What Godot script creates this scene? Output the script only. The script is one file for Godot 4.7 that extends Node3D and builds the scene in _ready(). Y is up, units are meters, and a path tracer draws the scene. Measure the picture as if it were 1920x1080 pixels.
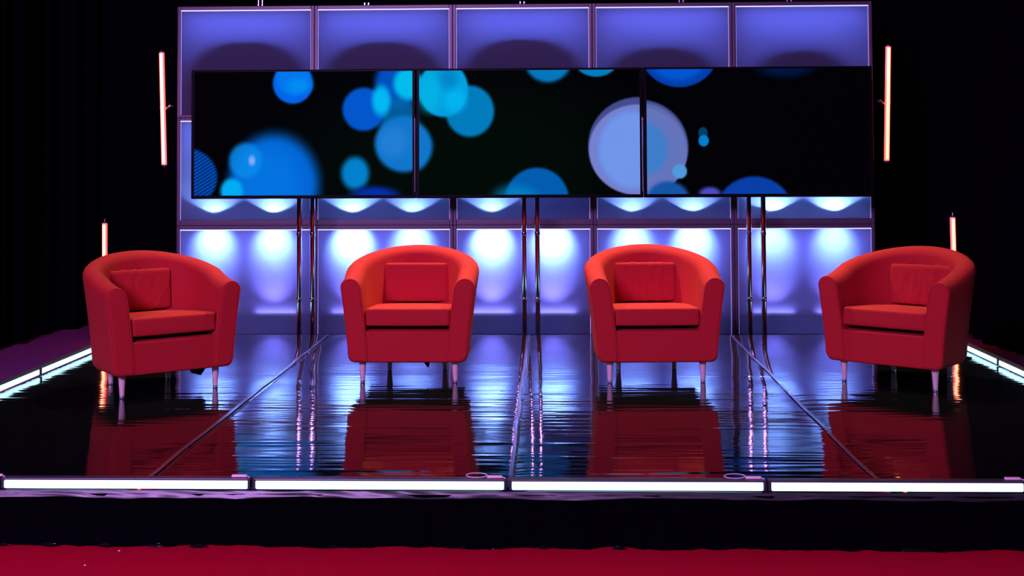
extends Node3D
# A talk-show stage: four red tub chairs on a glossy black deck, three screens and a wall of backlit panels behind.

const DECK := 0.22          # height of the deck above the carpet
const WALL_Z := -5.4        # front face of the panel wall
const TV_Z := -4.83         # front face of the screens
const EXPOSURE := 10.0       # a dim studio, exposed for: lamp strengths below are as they look in the picture

var mats := {}
var taken := {}


# ------------------------------------------------------------------ small helpers
func lin(r: float, g: float, b: float) -> Color:
	return Color(r, g, b).linear_to_srgb()


func mat(called: String, c: Color, rough := 0.6, metal := 0.0, spec := 0.5) -> StandardMaterial3D:
	if mats.has(called):
		return mats[called]
	var m := StandardMaterial3D.new()
	m.resource_name = called
	m.albedo_color = c
	m.roughness = rough
	m.metallic = metal
	m.metallic_specular = spec
	mats[called] = m
	return m


func glow(called: String, c: Color, energy: float) -> StandardMaterial3D:
	if mats.has(called):
		return mats[called]
	var m := mat(called, Color(0.9, 0.9, 0.9), 0.4)
	m.emission_enabled = true
	m.emission = c
	m.emission_energy_multiplier = energy / EXPOSURE
	return m


func relief(m: StandardMaterial3D, freq: float, scale_cm: float, uv: Vector3, sd := 3) -> void:
	var n := FastNoiseLite.new()
	n.seed = sd
	n.frequency = freq
	n.fractal_octaves = 4
	var t := NoiseTexture2D.new()
	t.width = 512
	t.height = 512
	t.seamless = true
	t.noise = n
	m.heightmap_enabled = true
	m.heightmap_texture = t
	m.heightmap_scale = scale_cm
	m.uv1_triplanar = true
	m.uv1_scale = uv


func numbered(called: String) -> String:
	var k: int = taken.get(called, 0)
	taken[called] = k + 1
	return called if k == 0 else "%s_%03d" % [called, k]


func tag(o: Node, label: String, category: String, group := "", kind := "") -> void:
	if label: o.set_meta("label", label)
	if category: o.set_meta("category", category)
	if group: o.set_meta("group", group)
	if kind: o.set_meta("kind", kind)


func thing(called: String, label: String, category: String, at := Vector3.ZERO, group := "") -> Node3D:
	var o := Node3D.new()
	o.name = numbered(called)
	add_child(o)
	o.position = at
	tag(o, label, category, group)
	return o


func part(called: String, mesh: Mesh, m: Material, parent: Node, at := Vector3.ZERO, label := "") -> MeshInstance3D:
	var o := MeshInstance3D.new()
	o.name = called if parent != self else numbered(called)
	o.mesh = mesh
	o.material_override = m
	o.cast_shadow = GeometryInstance3D.SHADOW_CASTING_SETTING_ON
	o.position = at
	parent.add_child(o, true)
	if label: o.set_meta("label", label)
	return o


func structure(called: String, mesh: Mesh, m: Material, label: String, category: String, at := Vector3.ZERO) -> MeshInstance3D:
	var o := part(called, mesh, m, self, at)
	tag(o, label, category, "", "structure")
	return o


# ------------------------------------------------------------------ mesh building
class Shape:
	var v := PackedVector3Array()
	var uv := PackedVector2Array()
	var idx := PackedInt32Array()

	func put(p: Vector3, t := Vector2.ZERO) -> int:
		v.append(p)
		uv.append(t)
		return v.size() - 1

	func tri(a: int, b: int, c: int) -> void:
		idx.append(a); idx.append(b); idx.append(c)

	func quad(a: int, b: int, c: int, d: int) -> void:
		tri(a, b, c)
		tri(a, c, d)

	# turns triangles from the given index on so that a closed solid faces outwards (clockwise fronts)
	func outwards(from: int) -> void:
		var vol := 0.0
		for i in range(from, idx.size(), 3):
			vol += v[idx[i]].dot(v[idx[i + 1]].cross(v[idx[i + 2]]))
		if vol > 0.0:
			flip(from)

	func flip(from: int) -> void:
		for i in range(from, idx.size(), 3):
			var t := idx[i + 1]
			idx[i + 1] = idx[i + 2]
			idx[i + 2] = t

	# for open sheets: turn them so that the mean normal points along dir
	func towards(from: int, dir: Vector3) -> void:
		var s := Vector3.ZERO
		for i in range(from, idx.size(), 3):
			s -= (v[idx[i + 1]] - v[idx[i]]).cross(v[idx[i + 2]] - v[idx[i]])
		if s.dot(dir) < 0.0:
			flip(from)

	# rounded box; steps = extra points on each rounding
	func box(c: Vector3, size: Vector3, r := 0.003, steps := 0, bas := Basis.IDENTITY) -> void:
		var from := idx.size()
		var h := size * 0.5
		r = minf(r, minf(h.x, minf(h.y, h.z)) * 0.98)
		var ax := []
		for k in 3:
			var l := [-h[k]]
			for s in steps:
				l.append(-h[k] + r * (s + 1.0) / (steps + 1.0))
			l.append(-h[k] + r)
			for s in range(l.size() - 1, -1, -1):
				l.append(-l[s])
			ax.append(l)
		var inner := h - Vector3.ONE * r
		var memo := {}
		for f in 6:
			var k := f % 3
			var sgn := 1.0 if f < 3 else -1.0
			var u := (k + 1) % 3
			var w := (k + 2) % 3
			var ids := []
			for a in ax[u]:
				var row := []
				for b in ax[w]:
					var p := Vector3.ZERO
					p[k] = sgn * h[k]
					p[u] = a
					p[w] = b
					var q := p.clamp(-inner, inner)
					var d := p - q
					var e := q + d.normalized() * r
					var key := Vector3i((e * 1e5).round())
					if not memo.has(key):
						memo[key] = put(c + bas * e)
					row.append(memo[key])
				ids.append(row)
			for i in ids.size() - 1:
				for j in ids[i].size() - 1:
					if sgn > 0:
						quad(ids[i][j], ids[i][j + 1], ids[i + 1][j + 1], ids[i + 1][j])
					else:
						quad(ids[i][j], ids[i + 1][j], ids[i + 1][j + 1], ids[i][j + 1])
		# boxes are wound consistently, so the signed volume about their centre is enough
		var vol := 0.0
		for i in range(from, idx.size(), 3):
			vol += (v[idx[i]] - c).dot((v[idx[i + 1]] - c).cross(v[idx[i + 2]] - c))
		if vol > 0.0:
			flip(from)

	# rings of equal length; closed round each ring; caps at the ends
	func loft(rings: Array, cap := true, in_xy := false, want_z := 1.0) -> void:
		var from := idx.size()
		var n: int = rings[0].size()
		var ids := []
		for r in rings:
			var row := []
			for p in r:
				row.append(put(p))
			ids.append(row)
		for i in ids.size() - 1:
			for j in n:
				var k := (j + 1) % n
				quad(ids[i][j], ids[i][k], ids[i + 1][k], ids[i + 1][j])
		if in_xy:
			# the run between the caps is oriented on its own first
			var run := 0.0
			var o2: Vector3 = rings[0][0]
			for i in range(from, idx.size(), 3):
				run += (v[idx[i]] - o2).dot((v[idx[i + 1]] - o2).cross(v[idx[i + 2]] - o2))
			if run > 0.0:
				flip(from)
		if cap:
			for e in [0, rings.size() - 1]:
				var row := []
				var mid := Vector3.ZERO
				for p in rings[e]:
					row.append(put(p))
					mid += p
				if in_xy:
					# caps that are not star-shaped: cut them properly in the xy plane
					var outline := PackedVector2Array()
					for p in rings[e]:
						outline.append(Vector2(p.x, p.y))
					var cut := Geometry2D.triangulate_polygon(outline)
					var a := PackedVector3Array([rings[e][cut[0]], rings[e][cut[1]], rings[e][cut[2]]])
					var turned: bool = (a[1] - a[0]).cross(a[2] - a[0]).z * want_z > 0.0
					for i in range(0, cut.size(), 3):
						if turned:
							tri(row[cut[i]], row[cut[i + 2]], row[cut[i + 1]])
						else:
							tri(row[cut[i]], row[cut[i + 1]], row[cut[i + 2]])
					continue
				var m := put(mid / n)
				for j in n:
					if e == 0:
						tri(m, row[(j + 1) % n], row[j])
					else:
						tri(m, row[j], row[(j + 1) % n])
		if in_xy:
			return
		var vol := 0.0
		var o: Vector3 = rings[0][0]
		for i in range(from, idx.size(), 3):
			vol += (v[idx[i]] - o).dot((v[idx[i + 1]] - o).cross(v[idx[i + 2]] - o))
		if vol > 0.0:
			flip(from)

	# round bar along a path, one radius for each point
	func bar(path: Array, radii: Array, n := 12) -> void:
		var rings := []
		var side := Vector3.ZERO
		for i in path.size():
			var d: Vector3 = (path[mini(i + 1, path.size() - 1)] - path[maxi(i - 1, 0)]).normalized()
			if side == Vector3.ZERO:
				side = d.cross(Vector3.UP if absf(d.y) < 0.9 else Vector3.RIGHT).normalized()
			side = (side - d * side.dot(d)).normalized()
			var up := side.cross(d)
			var ring := []
			for k in n:
				var a := TAU * k / n
				ring.append(path[i] + (side * cos(a) + up * sin(a)) * radii[mini(i, radii.size() - 1)])
			rings.append(ring)
		loft(rings)

	# open sheet of points, facing dir
	func sheet(rows: Array, dir: Vector3, with_uv := false) -> void:
		var from := idx.size()
		var ids := []
		for i in rows.size():
			var row := []
			for j in rows[i].size():
				row.append(put(rows[i][j], Vector2(float(j) / (rows[i].size() - 1), float(i) / (rows.size() - 1)) if with_uv else Vector2.ZERO))
			ids.append(row)
		for i in ids.size() - 1:
			for j in ids[i].size() - 1:
				quad(ids[i][j], ids[i][j + 1], ids[i + 1][j + 1], ids[i + 1][j])
		towards(from, dir)

	# flat outline in the xy plane, given depth along z
	func plate(outline: PackedVector2Array, z0: float, z1: float) -> void:
		var a := []
		var b := []
		for p in outline:
			a.append(Vector3(p.x, p.y, z0))
			b.append(Vector3(p.x, p.y, z1))
		loft([a, b])

	func mesh() -> ArrayMesh:
		var n := PackedVector3Array()
		n.resize(v.size())
		for i in range(0, idx.size(), 3):
			var f := -(v[idx[i + 1]] - v[idx[i]]).cross(v[idx[i + 2]] - v[idx[i]])
			n[idx[i]] += f
			n[idx[i + 1]] += f
			n[idx[i + 2]] += f
		for i in n.size():
			n[i] = n[i].normalized() if n[i].length_squared() > 0.0 else Vector3.UP
		var arr := []
		arr.resize(Mesh.ARRAY_MAX)
		arr[Mesh.ARRAY_VERTEX] = v
		arr[Mesh.ARRAY_NORMAL] = n
		arr[Mesh.ARRAY_TEX_UV] = uv
		arr[Mesh.ARRAY_INDEX] = idx
		var m := ArrayMesh.new()
		m.add_surface_from_arrays(Mesh.PRIMITIVE_TRIANGLES, arr)
		return m


func box_mesh(size: Vector3, r := 0.003, steps := 0, c := Vector3.ZERO) -> ArrayMesh:
	var s := Shape.new()
	s.box(c, size, r, steps)
	return s.mesh()


func bar_mesh(path: Array, radii: Array, n := 12) -> ArrayMesh:
	var s := Shape.new()
	s.bar(path, radii, n)
	return s.mesh()


# ------------------------------------------------------------------ lights
func spot(parent: Node, at: Vector3, dir: Vector3, angle: float, blend: float, c: Color, energy: float, size := 0.02) -> void:
	var l := SpotLight3D.new()
	l.name = "lamp_beam"
	l.position = at
	l.basis = Basis.looking_at(dir.normalized(), Vector3.UP if absf(dir.normalized().y) < 0.95 else Vector3.FORWARD)
	l.spot_angle = angle
	l.spot_angle_attenuation = blend
	l.spot_range = 20.0
	l.light_color = c
	l.light_energy = energy / EXPOSURE
	l.light_size = size
	l.shadow_enabled = true
	parent.add_child(l, true)


func area(parent: Node, at: Vector3, dir: Vector3, size: Vector2, c: Color, energy: float) -> void:
	var l := AreaLight3D.new()
	l.name = "lamp_glow"
	l.position = at
	l.basis = Basis.looking_at(dir.normalized(), Vector3.UP if absf(dir.normalized().y) < 0.95 else Vector3.FORWARD)
	l.area_size = size
	l.area_normalize_energy = true
	l.light_color = c
	l.light_energy = energy / EXPOSURE
	l.area_range = 20.0
	l.shadow_enabled = true
	parent.add_child(l, true)


# ------------------------------------------------------------------ the scene
func _ready() -> void:
	# camera: a shifted lens, 2400 pixels of focal length on a 1920 x 1080 frame, horizon at pixel row 295
	var focal := 2400.0
	var pitch := deg_to_rad(2.0)
	var cam := Camera3D.new()
	cam.name = "camera"
	cam.projection = Camera3D.PROJECTION_FRUSTUM
	cam.near = 0.1
	cam.far = 60.0
	cam.size = cam.near * 1080.0 / focal
	cam.frustum_offset = Vector2(0.0, -cam.near * (540.0 - (295.0 - focal * tan(pitch))) / focal)
	cam.position = Vector3(0.165, 1.55, 5.15)
	cam.basis = Basis(Vector3.UP, deg_to_rad(1.8)) * Basis(Vector3.RIGHT, pitch) * Basis(Vector3.BACK, deg_to_rad(-0.25))
	add_child(cam)
	cam.current = true

	var we := WorldEnvironment.new()
	we.name = "surroundings"
	var env := Environment.new()
	env.background_mode = Environment.BG_COLOR
	env.background_color = Color.BLACK
	env.tonemap_mode = Environment.TONE_MAPPER_LINEAR
	env.tonemap_exposure = EXPOSURE
	env.sdfgi_enabled = true
	env.ssao_enabled = true
	env.ssil_enabled = true
	we.environment = env
	add_child(we)

	make_materials()
	build_lighting_rig()
	build_room()
	build_drapes()
	build_deck()
	build_skirt()
	build_panel_wall()
	build_screens()
	build_chairs()
	build_tubes()
	build_small_things()


func make_materials() -> void:
	var cloth := mat("red_cloth", lin(0.37, 0.009, 0.013), 0.85, 0.0, 0.35)
	relief(cloth, 0.06, 0.06, Vector3.ONE * 6.0)
	cloth.rim_enabled = true
	cloth.rim = 0.1
	cloth.rim_tint = 0.8
	mat("leg_wood", lin(0.62, 0.46, 0.44), 0.4)
	mat("foot_cap", lin(0.5, 0.5, 0.52), 0.3, 0.8)
	mat("black_cloth", lin(0.006, 0.006, 0.007), 0.9, 0.0, 0.2)
	mat("drape", lin(0.0018, 0.0018, 0.003), 1.0, 0.0, 0.08)
	mat("skirt", lin(0.0005, 0.0005, 0.0012), 1.0, 0.0, 0.12)
	mat("film", lin(0.004, 0.004, 0.005), 0.06, 0.0, 0.52)
	mat("tape", lin(0.3, 0.3, 0.33), 0.16, 0.9, 0.6)
	mat("deck_core", lin(0.01, 0.01, 0.012), 0.7)
	var carpet := mat("carpet", lin(0.46, 0.001, 0.022), 0.95, 0.0, 0.1)
	relief(carpet, 0.08, 0.5, Vector3.ONE * 5.0, 9)
	relief(mat("blue_spill_floor", lin(0.28, 0.06, 0.22), 0.95, 0.0, 0.1), 0.08, 0.5, Vector3.ONE * 5.0, 10)  # violet base colour carries the blue light that spills beside the stage
	mat("room_paint", lin(0.012, 0.012, 0.014), 0.9, 0.0, 0.2)
	mat("frame", lin(0.075, 0.05, 0.085), 0.4, 0.0, 0.5)
	mat("white_inside", lin(0.4, 0.4, 0.45), 0.8)
	mat("baffle", lin(0.02, 0.015, 0.03), 0.8)
	var added_scrim := mat("added_scrim", lin(0.03, 0.02, 0.05), 0.9)  # for the made-up sheets that shape the dark arches
	added_scrim.backlight_enabled = true
	added_scrim.backlight = lin(0.16, 0.16, 0.16)
	mat("lamp_black", lin(0.02, 0.02, 0.022), 0.5)
	mat("chrome", lin(0.72, 0.72, 0.74), 0.07, 1.0)
	mat("steel", lin(0.45, 0.45, 0.5), 0.3, 1.0)
	mat("tv_plastic", lin(0.003, 0.003, 0.0035), 0.4, 0.0, 0.15)
	mat("tube_housing", lin(0.09, 0.09, 0.1), 0.35, 0.6)
	mat("tube_cap", lin(0.02, 0.02, 0.025), 0.4)
	mat("connector", lin(0.7, 0.5, 0.5), 0.5)
	mat("cable", lin(0.5, 0.42, 0.42), 0.5)
	var sheet := mat("diffuser", lin(0.07, 0.07, 0.1), 0.7, 0.0, 0.2)
	sheet.backlight_enabled = true
	sheet.backlight = Color(1, 1, 1)
	glow("white_led", lin(0.42, 0.86, 1.0), 2.0)
	glow("orange_led", lin(1.0, 0.05, 0.012), 3.0)
	glow("orange_led_core", lin(1.0, 0.25, 0.09), 4.2)
	glow("edge_led", lin(0.55, 0.62, 1.0), 1.1)
	glow("edge_led_side", lin(0.3, 0.32, 1.0), 0.5)
	glow("spot_lens", lin(0.6, 0.85, 1.0), 2.0)
	glow("wash_led", lin(0.2, 0.25, 1.0), 2.0)
	glow("warm_lens", lin(1.0, 0.8, 0.55), 3.0)
	glow("softbox_face", lin(0.66, 0.3, 1.0), 1.0)


# overhead lamps and the soft light behind the camera, all above or behind the picture
func build_lighting_rig() -> void:
	var z := -3.7
	var y := 4.35
	var rig := thing("lighting_bar", "black pipe hung above the stage carrying five warm stage lamps", "lighting bar", Vector3(0, y + 0.32, z))
	part("pipe", bar_mesh([Vector3(-3.4, 0, 0), Vector3(3.4, 0, 0)], [0.025], 16), mat("lamp_black", Color.BLACK), rig)
	for x in [-3.0, 3.0]:
		part("drop_rod", bar_mesh([Vector3(x, 0, 0), Vector3(x, 5.3 - y - 0.32, 0)], [0.012], 8), mat("lamp_black", Color.BLACK), rig)
	var where := [[-2.85, "leftmost", 1.2], [-1.75, "second from the left", 18.0], [0.0, "in the middle", 20.0], [1.5, "second from the right", 18.0], [2.55, "rightmost", 1.2]]
	for w in where:
		var x: float = w[0]
		var lamp := thing("stage_lamp", "black stage lamp with warm lens, %s on the overhead bar" % w[1], "stage lamp", Vector3(x, y, z), "lamps on the overhead bar")
		var aim := Vector3(-0.12 * x, -2.0, 0.62).normalized()
		var can := Shape.new()
		can.bar([-aim * 0.16, -aim * 0.15, -aim * 0.02, aim * 0.1, aim * 0.1, aim * 0.085], [0.05, 0.075, 0.08, 0.095, 0.088, 0.087], 20)
		part("can", can.mesh(), mat("lamp_black", Color.BLACK), lamp)
		part("lens", bar_mesh([aim * 0.086, aim * 0.095, aim * 0.1], [0.086, 0.08, 0.04], 20), mats["warm_lens"], lamp)
		var yoke := Shape.new()
		for s in [-1, 1]:
			yoke.box(Vector3(s * 0.105, 0.09, 0), Vector3(0.006, 0.24, 0.03), 0.002)
		yoke.box(Vector3(0, 0.21, 0), Vector3(0.216, 0.006, 0.03), 0.002)
		part("yoke", yoke.mesh(), mat("lamp_black", Color.BLACK), lamp)
		part("added_barn_door", box_mesh(Vector3(0.3, 0.26, 0.003), 0.001, 0, Vector3(0, -0.19, 0.15)), mat("lamp_black", Color.BLACK), lamp)  # unseen flap, added to keep the beam off the carpet
		part("clamp", box_mesh(Vector3(0.05, 0.07, 0.06), 0.01, 0, Vector3(0, 0.252, 0)), mat("steel", Color.BLACK), lamp)
		spot(lamp, aim * 0.115, aim, 36.0, 0.4, lin(1.0, 0.75, 0.45), w[2], 0.08)

	var soft := thing("softbox", "large rectangular softbox on a stand behind the camera", "softbox", Vector3(-3.0, 0.008, 7.0))
	var face := Vector3(0.3, -0.3, -1.0).normalized()
	var b := Basis.looking_at(face, Vector3.UP)
	var shell := Shape.new()
	shell.box(Vector3.ZERO, Vector3(2.9, 1.3, 0.3), 0.04, 1)
	var body := part("shell", shell.mesh(), mat("lamp_black", Color.BLACK), soft, Vector3(0, 4.05, 0))
	body.basis = b
	var front := part("diffuser", box_mesh(Vector3(2.8, 1.2, 0.02), 0.005), mats["softbox_face"], soft, Vector3(0, 4.05, 0) + face * 0.155)
	front.basis = b
	part("stand", bar_mesh([Vector3(0, 0.02, 0.1), Vector3(0, 4.0, 0.05)], [0.018], 10), mat("lamp_black", Color.BLACK), soft)
	for k in 3:
		var a := TAU * k / 3.0
		part("leg", bar_mesh([Vector3(0, 0.6, 0.1), Vector3(cos(a) * 0.55, 0.012, 0.1 + sin(a) * 0.55)], [0.012], 8), mat("lamp_black", Color.BLACK), soft)
	area(soft, Vector3(0, 4.05, 0) + face * 0.18, face, Vector2(2.8, 1.2), lin(0.66, 0.3, 1.0), 116.0)


func build_room() -> void:
	var paint: Material = mats["room_paint"]
	structure("floor", box_mesh(Vector3(16, 0.2, 22), 0.0, 0, Vector3(0, -0.1, 2)), mats["blue_spill_floor"], "studio floor around the stage, blue light spill put into its colour", "floor")
	var rug := part("red_carpet", box_mesh(Vector3(15.5, 0.006, 12.6), 0.002, 0, Vector3(0, 0.0031, 6.31)), mats["carpet"], self)
	tag(rug, "crimson carpet along the front of the stage", "carpet")
	structure("ceiling", box_mesh(Vector3(16, 0.2, 22), 0.0, 0, Vector3(0, 5.4, 2)), paint, "black studio ceiling above the stage", "ceiling")
	structure("wall_back", box_mesh(Vector3(16, 5.3, 0.2), 0.0, 0, Vector3(0, 2.65, -8.9)), paint, "black studio wall behind the drapes", "wall")
	structure("wall_front", box_mesh(Vector3(16, 5.3, 0.2), 0.0, 0, Vector3(0, 2.65, 12.9)), paint, "black studio wall behind the camera", "wall")
	structure("wall_left", box_mesh(Vector3(0.2, 5.3, 22), 0.0, 0, Vector3(-7.9, 2.65, 2)), paint, "black studio wall on the left side", "wall")
	structure("wall_right", box_mesh(Vector3(0.2, 5.3, 22), 0.0, 0, Vector3(7.9, 2.65, 2)), paint, "black studio wall on the right side", "wall")


func drape(path: Array, label: String, sd: int, face: Vector3) -> void:
	# a pleated curtain along a path on the floor; its hem wanders a little
	var noise := FastNoiseLite.new()
	noise.seed = sd
	noise.frequency = 0.6
	var total := 0.0
	for i in path.size() - 1:
		total += path[i].distance_to(path[i + 1])
	var n := int(total / 0.035)
	var rows := []
	for r in 7:
		var t := r / 6.0
		var row := []
		for k in n + 1:
			var s := total * k / n
			var left := s
			var i := 0
			while i < path.size() - 2 and left > path[i].distance_to(path[i + 1]):
				left -= path[i].distance_to(path[i + 1])
				i += 1
			var d: Vector3 = (path[i + 1] - path[i]).normalized()
			var p: Vector3 = path[i] + d * left
			var out := d.cross(Vector3.UP)
			var fold := sin(s * 21.0 + 2.0 * noise.get_noise_1d(s * 2.0)) * (0.055 + 0.03 * noise.get_noise_1d(s * 3.0 + 40.0))
			var y := lerpf(0.012 + 0.02 * absf(noise.get_noise_1d(s * 5.0)), 4.9, t)
			row.append(p + out * (fold * lerpf(1.15, 0.8, t) + (1.0 - t) * 0.1 * noise.get_noise_1d(s * 1.5 + 90.0)) + Vector3.UP * y)
		rows.append(row)
	var sh := Shape.new()
	sh.sheet(rows, face)
	var o := part("black_drape", sh.mesh(), mats["drape"], self)
	tag(o, label, "curtain", "black drapes round the stage")


func build_drapes() -> void:
	drape([Vector3(-4.2, 0, -7.0), Vector3(-1.4, 0, -7.15)], "black pleated drape behind the left end of the panel wall", 1, Vector3.BACK)
	drape([Vector3(-1.38, 0, -7.3), Vector3(1.38, 0, -7.3)], "black pleated drape behind the middle of the panel wall", 2, Vector3.BACK)
	drape([Vector3(1.4, 0, -7.15), Vector3(3.9, 0, -7.0)], "black pleated drape behind the right end of the panel wall", 3, Vector3.BACK)
	drape([Vector3(-4.42, 0, -4.6), Vector3(-4.36, 0, -5.6), Vector3(-4.34, 0, -6.2), Vector3(-4.15, 0, -6.8)], "black pleated drape at far left, beyond the lower left orange tube", 4, Vector3.RIGHT)
	drape([Vector3(-5.2, 0, -2.2), Vector3(-4.5, 0, -4.65)], "black pleated drape at the left edge, nearest the deck corner", 5, Vector3.RIGHT)
	drape([Vector3(3.65, 0, -6.8), Vector3(3.75, 0, -6.0), Vector3(3.78, 0, -5.2), Vector3(3.88, 0, -4.6)], "black pleated drape at far right, beyond the lower right orange tube", 6, Vector3.LEFT)
	drape([Vector3(3.9, 0, -4.65), Vector3(4.9, 0, -2.2)], "black pleated drape at the right edge, nearest the deck corner", 7, Vector3.LEFT)


# ------------------------------------------------------------------ deck
var ripple_a := FastNoiseLite.new()
var ripple_b := FastNoiseLite.new()
var ripple_c := FastNoiseLite.new()


const CREASES := [[-1.95, 0.016, 0.0011], [-2.12, 0.02, 0.0007], [-1.62, 0.022, 0.0009], [-1.2, 0.016, 0.0008], [-0.86, 0.02, 0.0012], [-0.6, 0.014, 0.0007], [-2.7, 0.02, 0.0006], [-0.33, 0.02, 0.0008]]


func ripple(x: float, z: float) -> float:
	var calm := smoothstep(-4.5, -3.0, z) * 0.75 + 0.25
	var h := ripple_a.get_noise_2d(x * 1.3, z * 17.0) * 0.00042
	h += ripple_b.get_noise_2d(x * 3.0 + 40.0, z * 45.0) * 0.00007
	h += ripple_c.get_noise_2d(x * 0.8 - 30.0, z * 2.2) * 0.0012
	h *= calm
	# long creases that run across the film
	for q in CREASES:
		var line: float = q[0] + 0.02 * ripple_c.get_noise_2d(x * 0.7, q[0] * 9.0)
		var near: float = (z - line) / q[1]
		if absf(near) < 3.0:
			h += q[2] * exp(-near * near) * smoothstep(-0.35, 0.25, ripple_c.get_noise_2d(x * 0.9 + q[0] * 31.0, 3.0))
	return h


func build_deck() -> void:
	for n in [[ripple_a, 11, 1.0], [ripple_b, 12, 1.0], [ripple_c, 13, 1.0]]:
		n[0].seed = n[1]
		n[0].frequency = n[2]
		n[0].noise_type = FastNoiseLite.TYPE_SIMPLEX_SMOOTH
		n[0].fractal_type = FastNoiseLite.FRACTAL_NONE
	var deck := thing("stage_deck", "low black stage deck covered in glossy rippled film", "stage", Vector3(0, 0, 0))
	part("platform", box_mesh(Vector3(6.0, DECK - 0.008, 4.5), 0.004, 0, Vector3(0, (DECK - 0.008) / 2 + 0.001, -2.251)), mats["deck_core"], deck)
	for k in 4:
		var x0 := -3.0 + 1.5 * k + 0.002
		var x1 := x0 + 1.496
		var rows := []
		var nz := 560
		var nx := 24
		for i in nz + 1:
			var z := -4.5 * i / nz
			var row := []
			for j in nx + 1:
				var x := lerpf(x0, x1, float(j) / nx)
				var lift := 0.0
				if j == 0 or j == nx:
					lift = -0.004
				row.append(Vector3(x, DECK - 0.0012 + ripple(x + k * 7.0, z) + lift, z))
			rows.append(row)
		var sh := Shape.new()
		sh.sheet(rows, Vector3.UP)
		part("floor_film", sh.mesh(), mats["film"], deck)
	for x in [-1.53, -0.02, 1.49]:
		# overlapping seam: a raised, slightly wavy strip of clear-edged tape
		var rings := []
		for i in 121:
			var z := -0.05 - 4.44 * i / 120.0
			var w: float = x + 0.006 * ripple_c.get_noise_2d(x * 9.0, z * 1.5)
			var ring := []
			for q in [[-0.016, -0.002], [-0.015, 0.0009], [-0.011, 0.0016], [-0.005, 0.0009], [0.004, 0.0009], [0.010, 0.0016], [0.014, 0.0009], [0.016, -0.002]]:
				ring.append(Vector3(w + q[0] * 0.62, DECK + 0.0006 + q[1] + 0.4 * ripple(w, z), z))
			rings.append(ring)
		var sh := Shape.new()
		sh.loft(rings)
		part("seam_tape", sh.mesh(), mats["tape"], deck)
	# the film's folded front edge, lit by the tubes above it
	var rows := []
	for i in 5:
		var t := i / 4.0
		var row := []
		for j in 201:
			var x := -3.0 + 6.0 * j / 200.0
			var drop := 0.024 + 0.006 * ripple_c.get_noise_2d(x * 2.2, 5.0) + 0.003 * ripple_b.get_noise_2d(x * 6.0, 1.0)
			row.append(Vector3(x, DECK - 0.001 - drop * t, 0.006 + 0.012 * t + 0.003 * ripple_c.get_noise_2d(x * 4.0, t * 2.0)))
		rows.append(row)
	var hem := Shape.new()
	hem.sheet(rows, Vector3.BACK)
	part("folded_edge", hem.mesh(), mat("film_edge", lin(0.004, 0.004, 0.005), 0.42, 0.0, 0.6), deck, Vector3.ZERO, "folded front edge of the film under the tubes")


func build_skirt() -> void:
	var noise := FastNoiseLite.new()
	noise.seed = 21
	noise.frequency = 1.0
	var skirt := thing("stage_skirt", "black cloth skirt along the front of the stage deck", "skirt", Vector3(0, 0, 0))
	var rows := []
	for i in 15:
		var t := i / 14.0
		var row := []
		for j in 501:
			var x := -3.02 + 6.04 * j / 500.0
			var fold := (noise.get_noise_2d(x * 3.0, t * 0.5) + 0.6 * noise.get_noise_2d(x * 8.0, 7.0 + t * 0.7)) * 0.018 * (0.25 + t)
			var flare := 0.03 * smoothstep(0.6, 1.0, t) * (0.9 + 1.6 * noise.get_noise_1d(x * 1.1 + 5.0) + 0.7 * noise.get_noise_1d(x * 6.0))
			row.append(Vector3(x, lerpf(DECK - 0.012, 0.009 + 0.006 * absf(noise.get_noise_1d(x * 7.0)), t), 0.012 + maxf(fold, -0.008) + maxf(flare, -0.01)))
		rows.append(row)
	var sh := Shape.new()
	sh.sheet(rows, Vector3.BACK)
	part("cloth", sh.mesh(), mats["skirt"], skirt)
	# shiny scraps of film that peep out under the hem
	var rng := RandomNumberGenerator.new()
	rng.seed = 5
	for s in [[-2.06, 0.1], [-1.85, 0.09], [-1.62, 0.08], [-1.42, 0.1], [-1.25, 0.08], [-0.72, 0.09], [-0.62, 0.08], [-0.19, 0.12], [-0.07, 0.07], [0.12, 0.05], [0.28, 0.08], [0.42, 0.06], [0.6, 0.07], [0.82, 0.08], [1.58, 0.2]]:
		var scrap := Shape.new()
		var r2 := []
		var w: float = s[1]
		for i in 4:
			var row := []
			for j in 9:
				var u := j / 8.0
				row.append(Vector3((u - 0.5) * w, 0.004 + 0.009 * i / 3.0 * sin(PI * u) + 0.004 * rng.randf(), 0.015 * (1.0 - i / 3.0) * sin(PI * u) + 0.004 * rng.randf()))
			r2.append(row)
		scrap.sheet(r2, Vector3(0, 1, 1))
		part("film_scrap", scrap.mesh(), mat("scrap_film", lin(0.004, 0.004, 0.005), 0.25, 0.0, 0.6), skirt, Vector3(s[0], 0.005, 0.045 + 0.015 * noise.get_noise_1d(s[0] * 3.0)))


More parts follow.
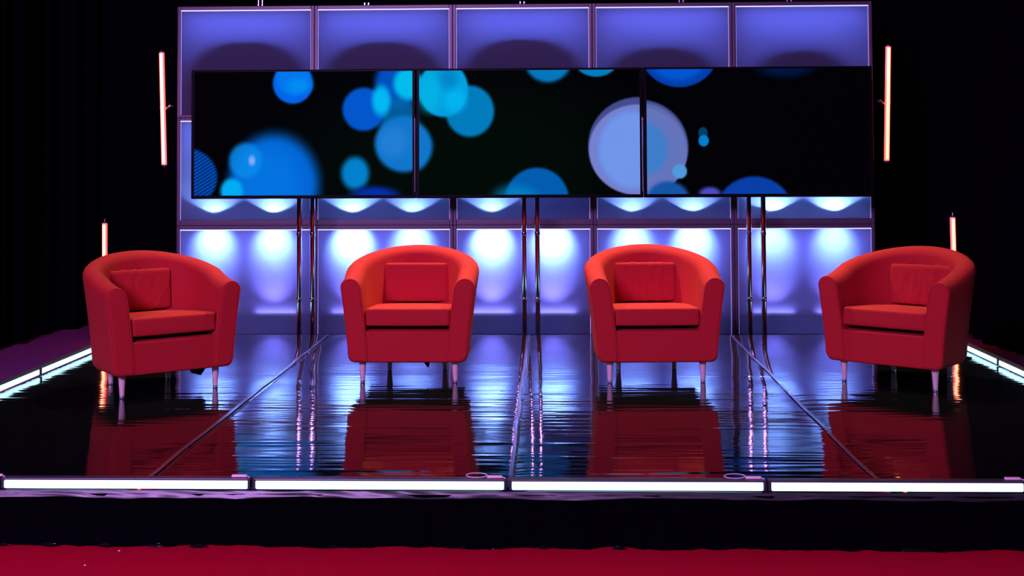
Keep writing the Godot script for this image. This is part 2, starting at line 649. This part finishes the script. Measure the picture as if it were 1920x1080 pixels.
# ------------------------------------------------------------------ panel wall
func build_panel_wall() -> void:
	var xs := [-2.955, -1.807, -0.655, 0.5, 1.65, 2.79]
	var ys := [0.07, 0.995, 1.89, 2.82]
	var col_words := ["leftmost", "second from left", "centre", "second from right", "rightmost"]
	var row_words := ["bottom row of the wall", "middle row of the wall behind the screens", "top row of the wall above the screens"]
	# strengths of the two lamps of each bay: bottom row (shining down), bottom row (shining up), middle row (shining up)
	var down := [[0.9, 0.85], [1.5, 0.8], [1.4, 1.3], [0.7, 1.0], [0.6, 0.55]]
	var up := [[0.8, 1.0], [1.0, 0.9], [1.2, 1.1], [0.9, 0.8], [0.9, 0.9]]
	var mid := [[0.9, 1.1], [1.2, 0.8], [0.9, 0.0], [0.7, 0.8], [1.5, 1.5]]
	var cyan_white := lin(0.17, 0.34, 1.0)
	var sky_violet := lin(0.17, 0.16, 1.0)
	var violet := lin(0.09, 0.13, 1.0)
	for r in 3:
		for c in 5:
			var w: float = xs[c + 1] - xs[c] - 0.002
			var h: float = ys[r + 1] - ys[r] - 0.002
			var p := thing("light_panel", "blue backlit panel, %s in the %s" % [col_words[c], row_words[r]], "light panel", Vector3((xs[c] + xs[c + 1]) / 2, ys[r], WALL_Z), "backlit panels of the stage wall")
			var side := 0.027
			var low: float = [0.03, 0.046, 0.024][r]
			var top: float = [0.03, 0.022, 0.03][r]
			var fr := Shape.new()
			for s in [-1, 1]:
				fr.box(Vector3(s * (w - side) / 2, h / 2, -0.02), Vector3(side, h, 0.05), 0.004)
			fr.box(Vector3(0, h - top / 2, -0.02), Vector3(w - 2 * side, top, 0.046), 0.003)
			fr.box(Vector3(0, low / 2, -0.02), Vector3(w - 2 * side, low, 0.046), 0.003)
			part("frame", fr.mesh(), mats["frame"], p)
			var iw := w - 2 * side
			var ih := h - top - low
			var di := Shape.new()
			di.sheet([[Vector3(-iw / 2, low + ih, -0.014), Vector3(iw / 2, low + ih, -0.014)], [Vector3(-iw / 2, low, -0.014), Vector3(iw / 2, low, -0.014)]], Vector3.BACK)
			part("diffuser", di.mesh(), mats["diffuser"], p)
			part("edge_light", box_mesh(Vector3(iw, 0.009, 0.004), 0.001, 0, Vector3(0, h - top - 0.0045, -0.009)), mats["edge_led"], p, Vector3.ZERO, "bright light strip along the top edge")
			for s in [-1, 1]:
				part("edge_light", box_mesh(Vector3(0.005, ih - 0.01, 0.004), 0.001, 0, Vector3(s * (iw / 2 - 0.0025), low + ih / 2 - 0.005, -0.009)), mats["edge_led_side"], p)
			var ho := Shape.new()
			var dp := 0.28
			ho.box(Vector3(0, h / 2, -0.045 - dp), Vector3(w, h, 0.008), 0.001)
			for s in [-1, 1]:
				ho.box(Vector3(s * (w / 2 - 0.004), h / 2, -0.045 - dp / 2), Vector3(0.008, h, dp), 0.001)
			ho.box(Vector3(0, h - 0.004, -0.045 - dp / 2), Vector3(w, 0.008, dp), 0.001)
			ho.box(Vector3(0, 0.004, -0.045 - dp / 2), Vector3(w, 0.008, dp), 0.001)
			part("housing", ho.mesh(), mats["white_inside"], p)
			# the wash of every bay: a blue strip under its lid
			var wy := h - 0.03
			part("wash_light", box_mesh(Vector3(iw * 0.94, 0.014, 0.05), 0.003, 0, Vector3(0, wy + 0.01, -0.2)), mats["wash_led"], p)
			area(p, Vector3(0, wy, -0.2), Vector3(0, -1, 0.1), Vector2(iw * 0.92, 0.045), violet, [0.24, 0.3, 0.3][r])
			if r == 0:
				part("lamp_shelf", box_mesh(Vector3(w - 0.02, 0.02, 0.298), 0.002, 0, Vector3(0, 0.178, -0.174)), mats["baffle"], p)
				part("added_low_light", box_mesh(Vector3(iw * 0.9, 0.008, 0.024), 0.002, 0, Vector3(0, 0.163, -0.2)), mats["wash_led"], p)  # invented strip, only there to light the dim band below the shelf
				area(p, Vector3(0, 0.157, -0.2), Vector3(0, -1, 0.3), Vector2(iw * 0.88, 0.022), violet, 0.03)
			if r == 2:
				var arch := PackedVector2Array()
				var top_y: float = [0.695, 0.69, 0.7, 0.64, 0.615][c]
				var half: float = [0.5, 0.5, 0.5, 0.46, 0.4][c]
				arch.append(Vector2(-half, low))
				for k in 25:
					var a := PI - PI * k / 24.0
					var ca := cos(a)
					arch.append(Vector2(half * signf(ca) * pow(absf(ca), 0.75), low + 0.14 + (top_y - low - 0.14) * pow(sin(a), 0.62)))
				arch.append(Vector2(half, low))
				var ba := Shape.new()
				var crown := []
				var foot := []
				for k in range(1, arch.size() - 1):
					crown.append(Vector3(arch[k].x, arch[k].y, -0.058))
					foot.append(Vector3(arch[k].x, low, -0.058))
				ba.sheet([crown, foot], Vector3.BACK)
				part("added_arch_baffle", ba.mesh(), mats["added_scrim"], p)  # made-up sheet that holds back light to give a dark arch
			var jobs := []
			if r == 0:
				for k in 2:
					jobs.append([Vector3((k - 0.5) * 0.5 - 0.01, h - 0.05, -0.25), Vector3(0, -0.42, 1), 44.0, 1.0, down[c][k] * 1.0, cyan_white])
					jobs.append([Vector3((k - 0.5) * 0.5 - 0.01, 0.215, -0.24), Vector3(0, 1, 0.75), 40.0, 1.0, up[c][k] * 0.4, sky_violet])
					part("foot_light", box_mesh(Vector3(0.34, 0.008, 0.024), 0.002, 0, Vector3((k - 0.5) * 0.52, 0.1925, -0.042)), mats["wash_led"], p)
					area(p, Vector3((k - 0.5) * 0.52, 0.1985, -0.042), Vector3(0, 1, 0.1), Vector2(0.33, 0.022), sky_violet, up[c][k] * 0.045)
			elif r == 1:
				for k in 2:
					jobs.append([Vector3((k - 0.5) * 0.5 - 0.01, 0.06, -0.115), Vector3(0, 1, 0.12), 60.0, 0.2, mid[c][k] * 0.34, cyan_white])
			for j in jobs:
				if j[4] > 0.0:
					var at: Vector3 = j[0]
					var d: Vector3 = j[1].normalized()
					part("spot_can", bar_mesh([at - d * 0.022, at - d * 0.01], [0.02], 10), mats["lamp_black"], p)
					part("spot_lens", bar_mesh([at - d * 0.01, at - d * 0.005], [0.016], 10), mats["spot_lens"], p)
					spot(p, at, d, j[2], j[3], j[5], j[4], 0.012)
			if r == 0:
				for s in [-1, 1]:
					part("foot", box_mesh(Vector3(0.05, ys[0], 0.34), 0.004, 0, Vector3(s * (w / 2 - 0.06), -ys[0] / 2 + 0.0005, -0.17)), mats["lamp_black"], p)
			if r == 2:
				# steel couplers on the top edge
				var cx: float = [0.12, -0.14, 0.0, 0.16, -0.1][c]
				var co := Shape.new()
				co.box(Vector3(cx - 0.016, h + 0.012, -0.02), Vector3(0.014, 0.024, 0.04), 0.003)
				co.box(Vector3(cx + 0.016, h + 0.012, -0.02), Vector3(0.014, 0.024, 0.04), 0.003)
				if c == 0:
					co.box(Vector3(cx - 0.016, h + 0.05, -0.02), Vector3(0.012, 0.1, 0.03), 0.003)
					co.box(Vector3(cx + 0.016, h + 0.05, -0.02), Vector3(0.012, 0.1, 0.03), 0.003)
				part("coupler", co.mesh(), mats["steel"], p)


# ------------------------------------------------------------------ screens
func disc(im: Image, r: Array, cx: float, cy: float, rx: float, ry: float, col: Color, soft := 3.0, alpha := 1.0, stripes := 0.0) -> void:
	# r: the picture's place in photograph pixels [x0, y0, x1, y1]; the disc is given in the same units
	var kx: float = im.get_width() / (r[2] - r[0])
	var ky: float = im.get_height() / (r[3] - r[1])
	var mx := rx + soft
	var my := ry + soft
	for j in range(maxi(0, int((cy - my - r[1]) * ky)), mini(im.get_height(), int((cy + my - r[1]) * ky) + 1)):
		for i in range(maxi(0, int((cx - mx - r[0]) * kx)), mini(im.get_width(), int((cx + mx - r[0]) * kx) + 1)):
			var px: float = r[0] + (i + 0.5) / kx
			var py: float = r[1] + (j + 0.5) / ky
			var d := (Vector2((px - cx) / rx, (py - cy) / ry).length() - 1.0) * minf(rx, ry)
			var a := (1.0 - smoothstep(-soft, soft, d)) * alpha
			if stripes > 0.0:
				a *= 1.0 - stripes * (0.5 + 0.5 * sin((px * 0.62 + py) * 0.95))
			if a > 0.002:
				im.set_pixel(i, j, im.get_pixel(i, j).lerp(col, a))


func build_screens() -> void:
	var rects := [[361.0, 136.0, 771.0, 370.0], [784.0, 129.5, 1200.0, 366.0], [1212.0, 124.5, 1634.0, 362.0]]
	var words := ["left", "middle", "right"]
	var looks := ["wide black screen on the left showing soft blue discs", "wide black screen in the middle showing cyan discs at its top left corner", "wide, mostly dark screen on the right with half a pale disc"]
	var stands := ["pair of chrome poles under the left screen", "pair of chrome poles under the middle screen", "pair of chrome poles under the right screen"]
	var edges := [-2.676, -0.902, 0.872, 2.645]
	var poles := [[-1.835, -1.73], [-0.06, 0.043], [1.695, 1.806]]
	for k in 3:
		var x0: float = edges[k]
		var w: float = edges[k + 1] - x0 - 0.004
		var h := 1.012
		var tv := thing("television", looks[k], "screen", Vector3(x0 + w / 2 + 0.002, 1.234, TV_Z), "three screens in a row")
		part("cabinet", box_mesh(Vector3(w, h, 0.05), 0.007, 2, Vector3(0, h / 2, -0.026)), mats["tv_plastic"], tv)
		var im := Image.create(420, 238, false, Image.FORMAT_RGB8)
		im.fill(Color8(1, 1, 3))
		var r: Array = rects[k]
		# the film on the screens: soft round lights drifting in the dark
		if k < 2:
			disc(im, r, 880, 300, 300, 150, Color8(0, 11, 3), 90, 0.9)
		disc(im, r, 547, 158, 38, 39, Color8(0, 100, 232), 3.5)
		disc(im, r, 547, 146, 31, 36, Color8(0, 122, 242), 5, 0.8)
		disc(im, r, 558, 163, 22, 14, Color8(0, 150, 245), 10, 0.7)
		disc(im, r, 512, 350, 84, 96, Color8(0, 102, 214), 18)
		disc(im, r, 500, 350, 60, 70, Color8(0, 122, 232), 26, 0.6)
		disc(im, r, 458, 304, 31, 33, Color8(8, 138, 236), 7, 0.85)
		disc(im, r, 470, 304, 6, 9, Color8(150, 175, 255), 4, 0.9)
		disc(im, r, 432, 362, 21, 24, Color8(0, 172, 245), 6)
		disc(im, r, 345, 336, 60, 56, Color8(0, 84, 205), 4, 1.0, 0.55)
		disc(im, r, 745, 160, 44, 46, Color8(0, 78, 190), 10)
		disc(im, r, 745, 225, 36, 40, Color8(0, 100, 170), 12, 0.9)
		disc(im, r, 680, 208, 40, 41, Color8(0, 86, 205), 5)
		disc(im, r, 713, 192, 17, 28, Color8(0, 184, 244), 7)
		disc(im, r, 764, 160, 28, 30, Color8(0, 188, 238), 8)
		disc(im, r, 755, 274, 54, 53, Color8(14, 118, 205), 7)
		disc(im, r, 735, 270, 28, 28, Color8(40, 130, 215), 14, 0.7)
		disc(im, r, 664, 329, 26, 31, Color8(0, 128, 204), 8)
		disc(im, r, 700, 372, 44, 18, Color8(0, 46, 165), 8)
		disc(im, r, 880, 207, 46, 49, Color8(0, 124, 190), 5)
		disc(im, r, 830, 165, 47, 53, Color8(0, 160, 224), 3.5)
		disc(im, r, 803, 172, 22, 34, Color8(0, 182, 232), 12, 0.8)
		disc(im, r, 852, 185, 20, 22, Color8(0, 186, 246), 12, 0.8)
		disc(im, r, 840, 142, 16, 22, Color8(0, 120, 190), 12, 0.6)
		disc(im, r, 1028, 106, 46, 47, Color8(0, 118, 190), 6)
		disc(im, r, 1119, 97, 48, 46, Color8(0, 124, 190), 2.5)
		disc(im, r, 1006, 376, 60, 61, Color8(0, 92, 176), 4)
		disc(im, r, 965, 374, 40, 26, Color8(0, 140, 205), 14, 0.7)
		disc(im, r, 1197, 273, 94, 91, Color8(66, 76, 140), 2.5)
		disc(im, r, 1196, 282, 92, 86, Color8(118, 128, 205), 2.5)
		disc(im, r, 1196, 282, 80, 78, Color8(106, 132, 215), 3)
		disc(im, r, 1185, 282, 62, 72, Color8(114, 152, 236), 8, 0.9)
		if k == 2:
			disc(im, r, 1197, 276, 92, 88, Color8(98, 112, 182), 3, 0.8)
			disc(im, r, 1212, 276, 38, 48, Color8(58, 126, 205), 8, 0.9)
			disc(im, r, 1252, 372, 40, 34, Color8(20, 84, 165), 6)
		disc(im, r, 1274, 319, 14, 14, Color8(80, 152, 220), 2.5)
		disc(im, r, 1275, 86, 76, 73, Color8(0, 62, 172), 2.5)
		disc(im, r, 1272, 92, 58, 54, Color8(0, 88, 215), 8, 0.9)
		disc(im, r, 1475, 112, 58, 28, Color8(0, 26, 84), 12, 0.8)
		disc(im, r, 1319, 246, 9, 11, Color8(0, 62, 100), 2)
		disc(im, r, 1320, 261, 10, 11, Color8(0, 126, 205), 2)
		disc(im, r, 1331, 362, 20, 13, Color8(72, 76, 195), 5)
		disc(im, r, 1415, 400, 74, 71, Color8(8, 62, 168), 4)
		var tex := ImageTexture.create_from_image(im)
		var sm := StandardMaterial3D.new()
		sm.resource_name = "screen_picture"
		sm.albedo_color = Color(0.01, 0.01, 0.012)
		sm.roughness = 0.6
		sm.metallic_specular = 0.05
		sm.emission_enabled = true
		sm.emission = Color.BLACK
		sm.emission_texture = tex
		sm.emission_energy_multiplier = 1.0 / EXPOSURE
		sm.texture_repeat = false
		var sw := w - 0.05
		var sh := h - 0.042
		var q := Shape.new()
		var y0 := 0.026
		q.sheet([[Vector3(-sw / 2, y0 + sh, 0.0003), Vector3(sw / 2, y0 + sh, 0.0003)], [Vector3(-sw / 2, y0, 0.0003), Vector3(sw / 2, y0, 0.0003)]], Vector3.BACK, true)
		part("screen", q.mesh(), sm, tv, Vector3.ZERO, "glossy panel with drifting round lights")
		if k < 2:
			# chrome joining rod between two neighbouring screens
			part("joining_rod", bar_mesh([Vector3(w / 2 - 0.006, 0.05, 0.002), Vector3(w / 2 - 0.006, h * 0.62, 0.002)], [0.003], 10), mats["steel"], tv)
		var st := thing("screen_stand", stands[k], "stand", Vector3((poles[k][0] + poles[k][1]) / 2, 0, TV_Z - 0.09), "chrome stands under the screens")
		for x in poles[k]:
			var lx: float = x - st.position.x
			part("pole", bar_mesh([Vector3(lx, 0.018, 0), Vector3(lx, 1.75, 0)], [0.0205], 20), mats["chrome"], st)
			for yy in [0.42, 0.93]:
				part("pole_sleeve", bar_mesh([Vector3(lx, yy, 0), Vector3(lx, yy + 0.006, 0), Vector3(lx, yy + 0.03, 0), Vector3(lx, yy + 0.036, 0)], [0.0207, 0.0228, 0.0228, 0.0207], 20), mats["chrome"], st)
		part("base_plate", box_mesh(Vector3(0.55, 0.018, 0.5), 0.005, 1, Vector3(0, 0.01, -0.05)), mats["lamp_black"], st)
		part("bracket", box_mesh(Vector3(0.5, 0.36, 0.012), 0.004, 0, Vector3(0, 1.6, 0.027)), mats["lamp_black"], st)


# ------------------------------------------------------------------ chairs
func half_width(y: float) -> float:
	return 0.35 + 0.05 * pow(clampf((y - 0.13) / 0.46, 0.0, 1.2), 1.35)


func tub_station(u: float, y: float) -> Vector3:
	# outer skin of the tub at height y; u runs 0 (right arm front) - 0.5 (middle of the back) - 1 (left arm front)
	var w := half_width(y)
	var zb := -0.315 - 0.055 * clampf((y - 0.13) / 0.6, 0.0, 1.1)
	var zf := 0.34
	var z0 := 0.07
	var arm := 0.2
	var s := 1.0 if u <= 0.5 else -1.0
	var v := u if u <= 0.5 else 1.0 - u
	if v < arm:
		return Vector3(s * w, y, lerpf(zf, z0, v / arm))
	var a := (v - arm) / (0.5 - arm) * PI / 2
	var e := 2.0 / 2.08
	return Vector3(s * w * pow(maxf(cos(a), 0.0), e), y, z0 - (z0 - zb) * pow(sin(a), e))


func tub_ring(u: float, inset := 0.0) -> Array:
	var v := u if u <= 0.5 else 1.0 - u
	var h := 0.622 + 0.152 * smoothstep(-0.02, 0.5, v)
	var th := 0.122 + 0.0 * v
	var r := th / 2
	var e := 0.002
	var t := (tub_station(minf(u + e, 1.0), 0.4) - tub_station(maxf(u - e, 0.0), 0.4)).normalized()
	var out := t.cross(Vector3.UP) * -1.0
	if out.dot(tub_station(u, 0.4) * Vector3(1, 0, 1)) < 0.0:
		out = -out
	# profile as (offset outwards from the outer skin, height)
	var prof := []
	for q in [[-0.06, 0.128], [-0.032, 0.129], [-0.014, 0.137], [-0.003, 0.153], [0.0, 0.17]]:
		prof.append([q[0] - inset * (0.0 if q[0] < -0.04 else 0.6), q[1] + inset])
	for k in 5:
		prof.append([-inset, lerpf(0.2, h - r, k / 4.0)])
	for k in range(1, 10):
		var a := PI * k / 10.0
		prof.append([-r + (r - inset) * cos(a), h - r + (r - inset) * sin(a)])
	for k in 5:
		prof.append([-th + inset, lerpf(h - r, 0.28, k / 4.0)])
	prof.append([-th + inset, 0.15])
	prof.append([-th + inset, 0.128 + inset])
	var ring := []
	for q in prof:
		var yy: float = q[1]
		# the skin leans out with height; above the arm's shoulder it keeps its line
		var p := tub_station(u, minf(yy, h - r * 0.6))
		p.y = yy
		ring.append(p + out * q[0])
	return ring


func chair_shapes() -> Dictionary:
	var d := {}
	var tub := Shape.new()
	var rings := []
	# rounded front end of the right arm, the run round the back, rounded front end of the left arm
	var front := []
	for q in [[0.016, 0.0165], [0.0115, 0.0145], [0.005, 0.0105], [0.0, 0.0]]:
		var ring := tub_ring(0.0, q[0])
		for i in ring.size():
			ring[i] += Vector3(0, 0, q[1])
		front.append(ring)
	rings.append_array(front)
	for i in range(1, 60):
		rings.append(tub_ring(i / 60.0))
	var back := []
	for q in [[0.0, 0.0], [0.005, 0.0105], [0.0115, 0.0145], [0.016, 0.0165]]:
		var ring := tub_ring(1.0, q[0])
		for i in ring.size():
			ring[i] += Vector3(0, 0, q[1])
		back.append(ring)
	rings.append_array(back)
	tub.loft(rings, true, true)
	d.tub = tub.mesh()
	d.piping = []
	for e in [0.0, 1.0]:
		var pipe := Shape.new()
		var path := []
		var ring := tub_ring(e, 0.006)
		for i in range(4, ring.size() - 1):
			path.append(ring[i] + Vector3(0, 0, 0.0115))
		pipe.bar(path, [0.0038], 6)
		d.piping.append(pipe.mesh())
	var base := Shape.new()
	base.box(Vector3(0, 0.222, 0.30), Vector3(0.512, 0.186, 0.1), 0.012, 2)
	base.box(Vector3(0, 0.222, 0.03), Vector3(0.52, 0.17, 0.56), 0.01, 1)
	d.base = base.mesh()
	d.under = box_mesh(Vector3(0.6, 0.012, 0.54), 0.004, 0, Vector3(0, 0.127, 0.03))
	var leg := Shape.new()
	leg.bar([Vector3(0, 0.012, 0), Vector3(0, 0.02, 0), Vector3(0, 0.135, 0)], [0.013, 0.0138, 0.0215], 16)
	d.leg = leg.mesh()
	d.cap = bar_mesh([Vector3(0, 0.0, 0), Vector3(0, 0.003, 0), Vector3(0, 0.013, 0)], [0.0125, 0.0145, 0.0138], 16)
	return d


func cushion(size: Vector3, r: float, puff: float, wrinkle: float, sd: int) -> ArrayMesh:
	# a rounded block with a fine skin that is puffed up in the middle and creased a little
	var noise := FastNoiseLite.new()
	noise.seed = sd
	noise.frequency = 1.0
	var s := Shape.new()
	var nx := 36
	var ny := 18
	# wrap a box as a stack of rings round the x axis would pinch; build it as six grids instead
	var h := size * 0.5
	var memo := {}
	for f in 6:
		var k := f % 3
		var sgn := 1.0 if f < 3 else -1.0
		var u := (k + 1) % 3
		var w := (k + 2) % 3
		var cnt := [nx, ny, nx]
		var ids := []
		for i in cnt[u] + 1:
			var row := []
			for j in cnt[w] + 1:
				var p := Vector3.ZERO
				p[k] = sgn * h[k]
				p[u] = lerpf(-h[u], h[u], float(i) / cnt[u])
				p[w] = lerpf(-h[w], h[w], float(j) / cnt[w])
				var inner := h - Vector3.ONE * r
				var q := p.clamp(-inner, inner)
				var e := q + (p - q).normalized() * r
				var nrm := (p - q).normalized()
				var m := (1.0 - pow(absf(e.x / h.x), 4.0)) * (1.0 - pow(absf(e.y / h.y), 4.0) * 0.6) * (1.0 - pow(absf(e.z / h.z), 4.0) * 0.6)
				e += nrm * (puff * m + wrinkle * m * noise.get_noise_3d(e.x * 26.0, e.y * 5.0, e.z * 6.0))
				var key := Vector3i((e * 2e4).round())
				if not memo.has(key):
					memo[key] = s.put(e)
				row.append(memo[key])
			ids.append(row)
		for i in ids.size() - 1:
			for j in ids[i].size() - 1:
				if sgn > 0:
					s.quad(ids[i][j], ids[i][j + 1], ids[i + 1][j + 1], ids[i + 1][j])
				else:
					s.quad(ids[i][j], ids[i + 1][j], ids[i + 1][j + 1], ids[i][j + 1])
	s.outwards(0)
	return s.mesh()


func build_chairs() -> void:
	var d := chair_shapes()
	var red: Material = mats["red_cloth"]
	var spots := [
		[Vector3(-2.186, DECK, -2.333), 38.0, "red tub armchair at the far left, turned towards the middle", 0.02, 0.0],
		[Vector3(-0.692, DECK, -2.732), 0.0, "red tub armchair left of the stage's middle, with a smooth back cushion", 0.0008, 0.0],
		[Vector3(0.757, DECK, -2.742), 3.0, "red tub armchair right of the stage's middle, with a creased back cushion", 0.014, 0.0],
		[Vector3(2.267, DECK, -2.575), -38.0, "red tub armchair at the far right, turned towards the middle", 0.012, 0.0],
	]
	var seat_mesh := cushion(Vector3(0.5, 0.105, 0.56), 0.016, 0.006, 0.0025, 4)
	for k in 4:
		var s: Array = spots[k]
		var c := thing("tub_armchair", s[2], "armchair", s[0], "four red armchairs on the stage")
		c.rotation_degrees.y = s[1]
		part("tub", d.tub, red, c)
		for m in d.piping:
			part("piping", m, red, c)
		part("seat_base", d.base, red, c)
		part("seat_cushion", seat_mesh, red, c, Vector3(0, 0.378, 0.063)).rotation_degrees.x = -3.0
		var pil := part("back_cushion", cushion(Vector3(0.40, 0.235, 0.055), 0.014, 0.008, s[3], 30 + k), red, c, Vector3([-0.03, 0.0, -0.02, 0.03][k], 0.548, -0.178))
		pil.rotation_degrees = Vector3(-6.0, 0, 0)
		part("underside_cover", d.under, mats["black_cloth"], c)
		for q in [[-0.275, 0.27], [0.275, 0.27], [-0.175, -0.21], [0.175, -0.21]]:
			var l := part("leg", d.leg, mats["leg_wood"], c, Vector3(q[0], 0, q[1]))
			part("foot_cap", d.cap, mats["foot_cap"], l)
		if k < 2:
			var flap := Shape.new()
			if k == 0:
				flap.bar([Vector3(0.17, 0.125, 0.12), Vector3(0.2, 0.1, 0.13), Vector3(0.235, 0.088, 0.14), Vector3(0.26, 0.11, 0.15)], [0.012, 0.03, 0.032, 0.012], 10)
			else:
				flap.bar([Vector3(0.085, 0.128, 0.1), Vector3(0.092, 0.088, 0.1), Vector3(0.098, 0.062, 0.1)], [0.02, 0.016, 0.005], 10)
			part("sagging_cover", flap.mesh(), mats["black_cloth"], c, Vector3.ZERO, "black cloth sagging below the frame")


# ------------------------------------------------------------------ light tubes
func tube_shapes(length: float) -> Dictionary:
	# a channel along x that glows towards +z; origin in the middle of its foot
	var d := {}
	var half := length / 2
	var ho := Shape.new()
	ho.box(Vector3(0, 0.0405, -0.02), Vector3(length - 0.02, 0.009, 0.042), 0.003)
	ho.box(Vector3(0, 0.02, -0.034), Vector3(length - 0.02, 0.034, 0.012), 0.003)
	d.housing = ho.mesh()
	d.diffuser = box_mesh(Vector3(length - 0.026, 0.033, 0.024), 0.006, 1, Vector3(0, 0.0185, -0.012))
	d.cap = box_mesh(Vector3(0.012, 0.045, 0.044), 0.003, 0, Vector3(0, 0.0235, -0.02))
	return d


func white_tube(d: Dictionary, length: float, at: Vector3, turn: float, label: String, group: String, power := 0.012) -> Node3D:
	var t := thing("led_tube", label, "light tube", at, group)
	t.rotation_degrees.y = turn
	part("housing", d.housing, mats["tube_housing"], t)
	part("diffuser", d.diffuser, mats["white_led"], t)
	for s in [-1, 1]:
		part("end_cap", d.cap, mats["tube_cap"], t, Vector3(s * (length / 2 - 0.0065), 0, 0))
	area(t, Vector3(0, 0.0185, 0.002), Vector3(0, 0, 1), Vector2(length - 0.03, 0.03), lin(0.36, 0.84, 1.0), power)
	return t


func build_tubes() -> void:
	var joints := [-3.0, -2.073, -1.05, -0.02, 1.01, 2.03, 2.96]
	var words := ["under the left edge of the picture", "in front of the left chair", "left of the middle seam", "right of the middle seam", "between the right chairs", "under the right edge of the picture"]
	for k in 6:
		var l: float = joints[k + 1] - joints[k] - 0.006
		var t := white_tube(tube_shapes(l), l, Vector3((joints[k] + joints[k + 1]) / 2, DECK + 0.001, 0.0), 0.0, "white tube on the stage's front edge, " + words[k], "white tubes along the front edge", 0.03)
		if k in [0, 1, 2, 3, 4]:
			# plug and loose loop of cord lying on top of the tube's end
			var e := l / 2
			var x0 := e - (0.005 if k > 0 else -0.02)
			part("plug", box_mesh(Vector3(0.062, 0.01, 0.014), 0.003, 0, Vector3(x0 - 0.045, 0.0505, -0.022)), mats["connector"], t)
			var loop := []
			for i in 17:
				var a := TAU * i / 16.0
				loop.append(Vector3(x0 - 0.118 + 0.042 * cos(a), 0.049 + 0.006 * (1.0 + sin(a)), -0.026 - 0.012 * sin(a)))
			if k in [2, 3]:
				part("cord_loop", bar_mesh(loop, [0.0022], 6), mats["cable"], t)
			part("cord", bar_mesh([Vector3(x0 - 0.014, 0.05, -0.02), Vector3(x0 - 0.004, 0.047, -0.014), Vector3(x0 + 0.003, 0.036, -0.004)], [0.0025], 6), mats["cable"], t)
	var d := tube_shapes(1.024)
	var side := [
		[-3.0, -0.65 - 1.03 * 0 - 0.515, 90.0, "along the deck's left edge, nearest the front corner"],
		[-3.0, -1.68 - 0.515, 90.0, "along the deck's left edge, at the picture's border"],
		[-3.0, -2.71 - 0.515, 90.0, "along the deck's left edge, beside the left chair"],
		[-3.0, -3.74 - 0.38, 90.0, "along the deck's left edge, at the back"],
		[2.975, -0.02 - 0.515, -90.0, "along the deck's right edge, nearest the front corner"],
		[2.975, -1.05 - 0.515, -90.0, "along the deck's right edge, in front of the picture's border"],
		[2.975, -2.08 - 0.5, -90.0, "along the deck's right edge, at the picture's border"],
		[2.975, -3.095 - 0.515, -90.0, "along the deck's right edge, beside the right chair"],
	]
	for s in side:
		var len := 1.024
		if s[1] < -4.0:
			len = 0.75
		white_tube(d if len > 1.0 else tube_shapes(len), len, Vector3(s[0], DECK + 0.001, s[1]), s[2], "white light tube lying " + s[3], "white tubes along the deck's sides")

	# orange tubes: two clamped to the wall's sides, two standing on the floor behind the deck
	var ups := [
		[Vector3(-3.043, 1.487, WALL_Z + 0.055), 0.957, 1.6, "glowing orange tube clamped upright to the left side of the panel wall", 1.0],
		[Vector3(2.878, 1.495, WALL_Z + 0.055), 0.957, -1.6, "glowing orange tube clamped upright to the right side of the panel wall", -1.0],
		[Vector3(-3.62, 0.02, -5.6), 1.0, 0.4, "glowing orange tube standing on the floor behind the left chair", 0.0],
		[Vector3(3.49, 0.02, -5.6), 1.03, 0.6, "glowing orange tube standing on the floor behind the right chair", 0.0],
	]
	for u in ups:
		var t := thing("orange_led_tube", u[3], "light tube", u[0], "upright orange tubes")
		t.rotation_degrees.z = u[2]
		var len: float = u[1]
		part("sleeve", bar_mesh([Vector3(0, 0.012, 0), Vector3(0, 0.016, 0), Vector3(0, len - 0.016, 0), Vector3(0, len - 0.012, 0)], [0.018, 0.0215, 0.0215, 0.018], 20), mats["orange_led"], t)
		var core := Shape.new()
		core.box(Vector3(0, len / 2, 0.019), Vector3(0.024, len - 0.05, 0.012), 0.005, 1)
		part("glowing_core", core.mesh(), mats["orange_led_core"], t)
		for e in [[0.006, 0.0], [len - 0.006, 0.0]]:
			part("end_cap", bar_mesh([Vector3(0, e[0] - 0.008, 0), Vector3(0, e[0] + 0.008, 0)], [0.019], 16), mats["tube_cap"], t)
		area(t, Vector3(0, len / 2, 0.0265), Vector3(0, 0, 1), Vector2(0.022, len - 0.06), lin(1.0, 0.26, 0.09), 0.025)
		if u[4] != 0.0:
			var s: float = u[4]
			part("clip", bar_mesh([Vector3(0, len * 0.51 - 0.006, 0), Vector3(0, len * 0.51 + 0.006, 0)], [0.0235], 16), mats["orange_led"], t)
			var arm := Shape.new()
			arm.bar([Vector3(s * 0.024, len * 0.51 - 0.012, 0.0), Vector3(s * 0.045, len * 0.51 - 0.004, 0.01), Vector3(s * 0.062, len * 0.51 + 0.012, 0.01), Vector3(s * 0.085, len * 0.51 + 0.01, 0.0)], [0.008, 0.009, 0.012, 0.008], 10)
			part("clamp_arm", arm.mesh(), mats["steel"], t)
		else:
			part("foot", box_mesh(Vector3(0.16, 0.018, 0.16), 0.005, 0, Vector3(0, -0.0105, 0)), mats["lamp_black"], t)
			part("hook", bar_mesh([Vector3(0, len, 0), Vector3(0, len + 0.02, 0), Vector3(0.008, len + 0.026, 0)], [0.006], 8), mats["steel"], t)


func build_small_things() -> void:
	for q in [[Vector3(-1.55, 0.0075, 0.1), "tiny white lint fleck on the carpet near the skirt"], [Vector3(-1.62, 0.0075, 0.28), "tiny white lint fleck on the carpet at the picture's bottom"]]:
		var o := part("lint_fleck", box_mesh(Vector3(0.008, 0.003, 0.006), 0.001), mat("lint", lin(0.7, 0.6, 0.6), 0.9), self, q[0])
		tag(o, q[1], "lint")
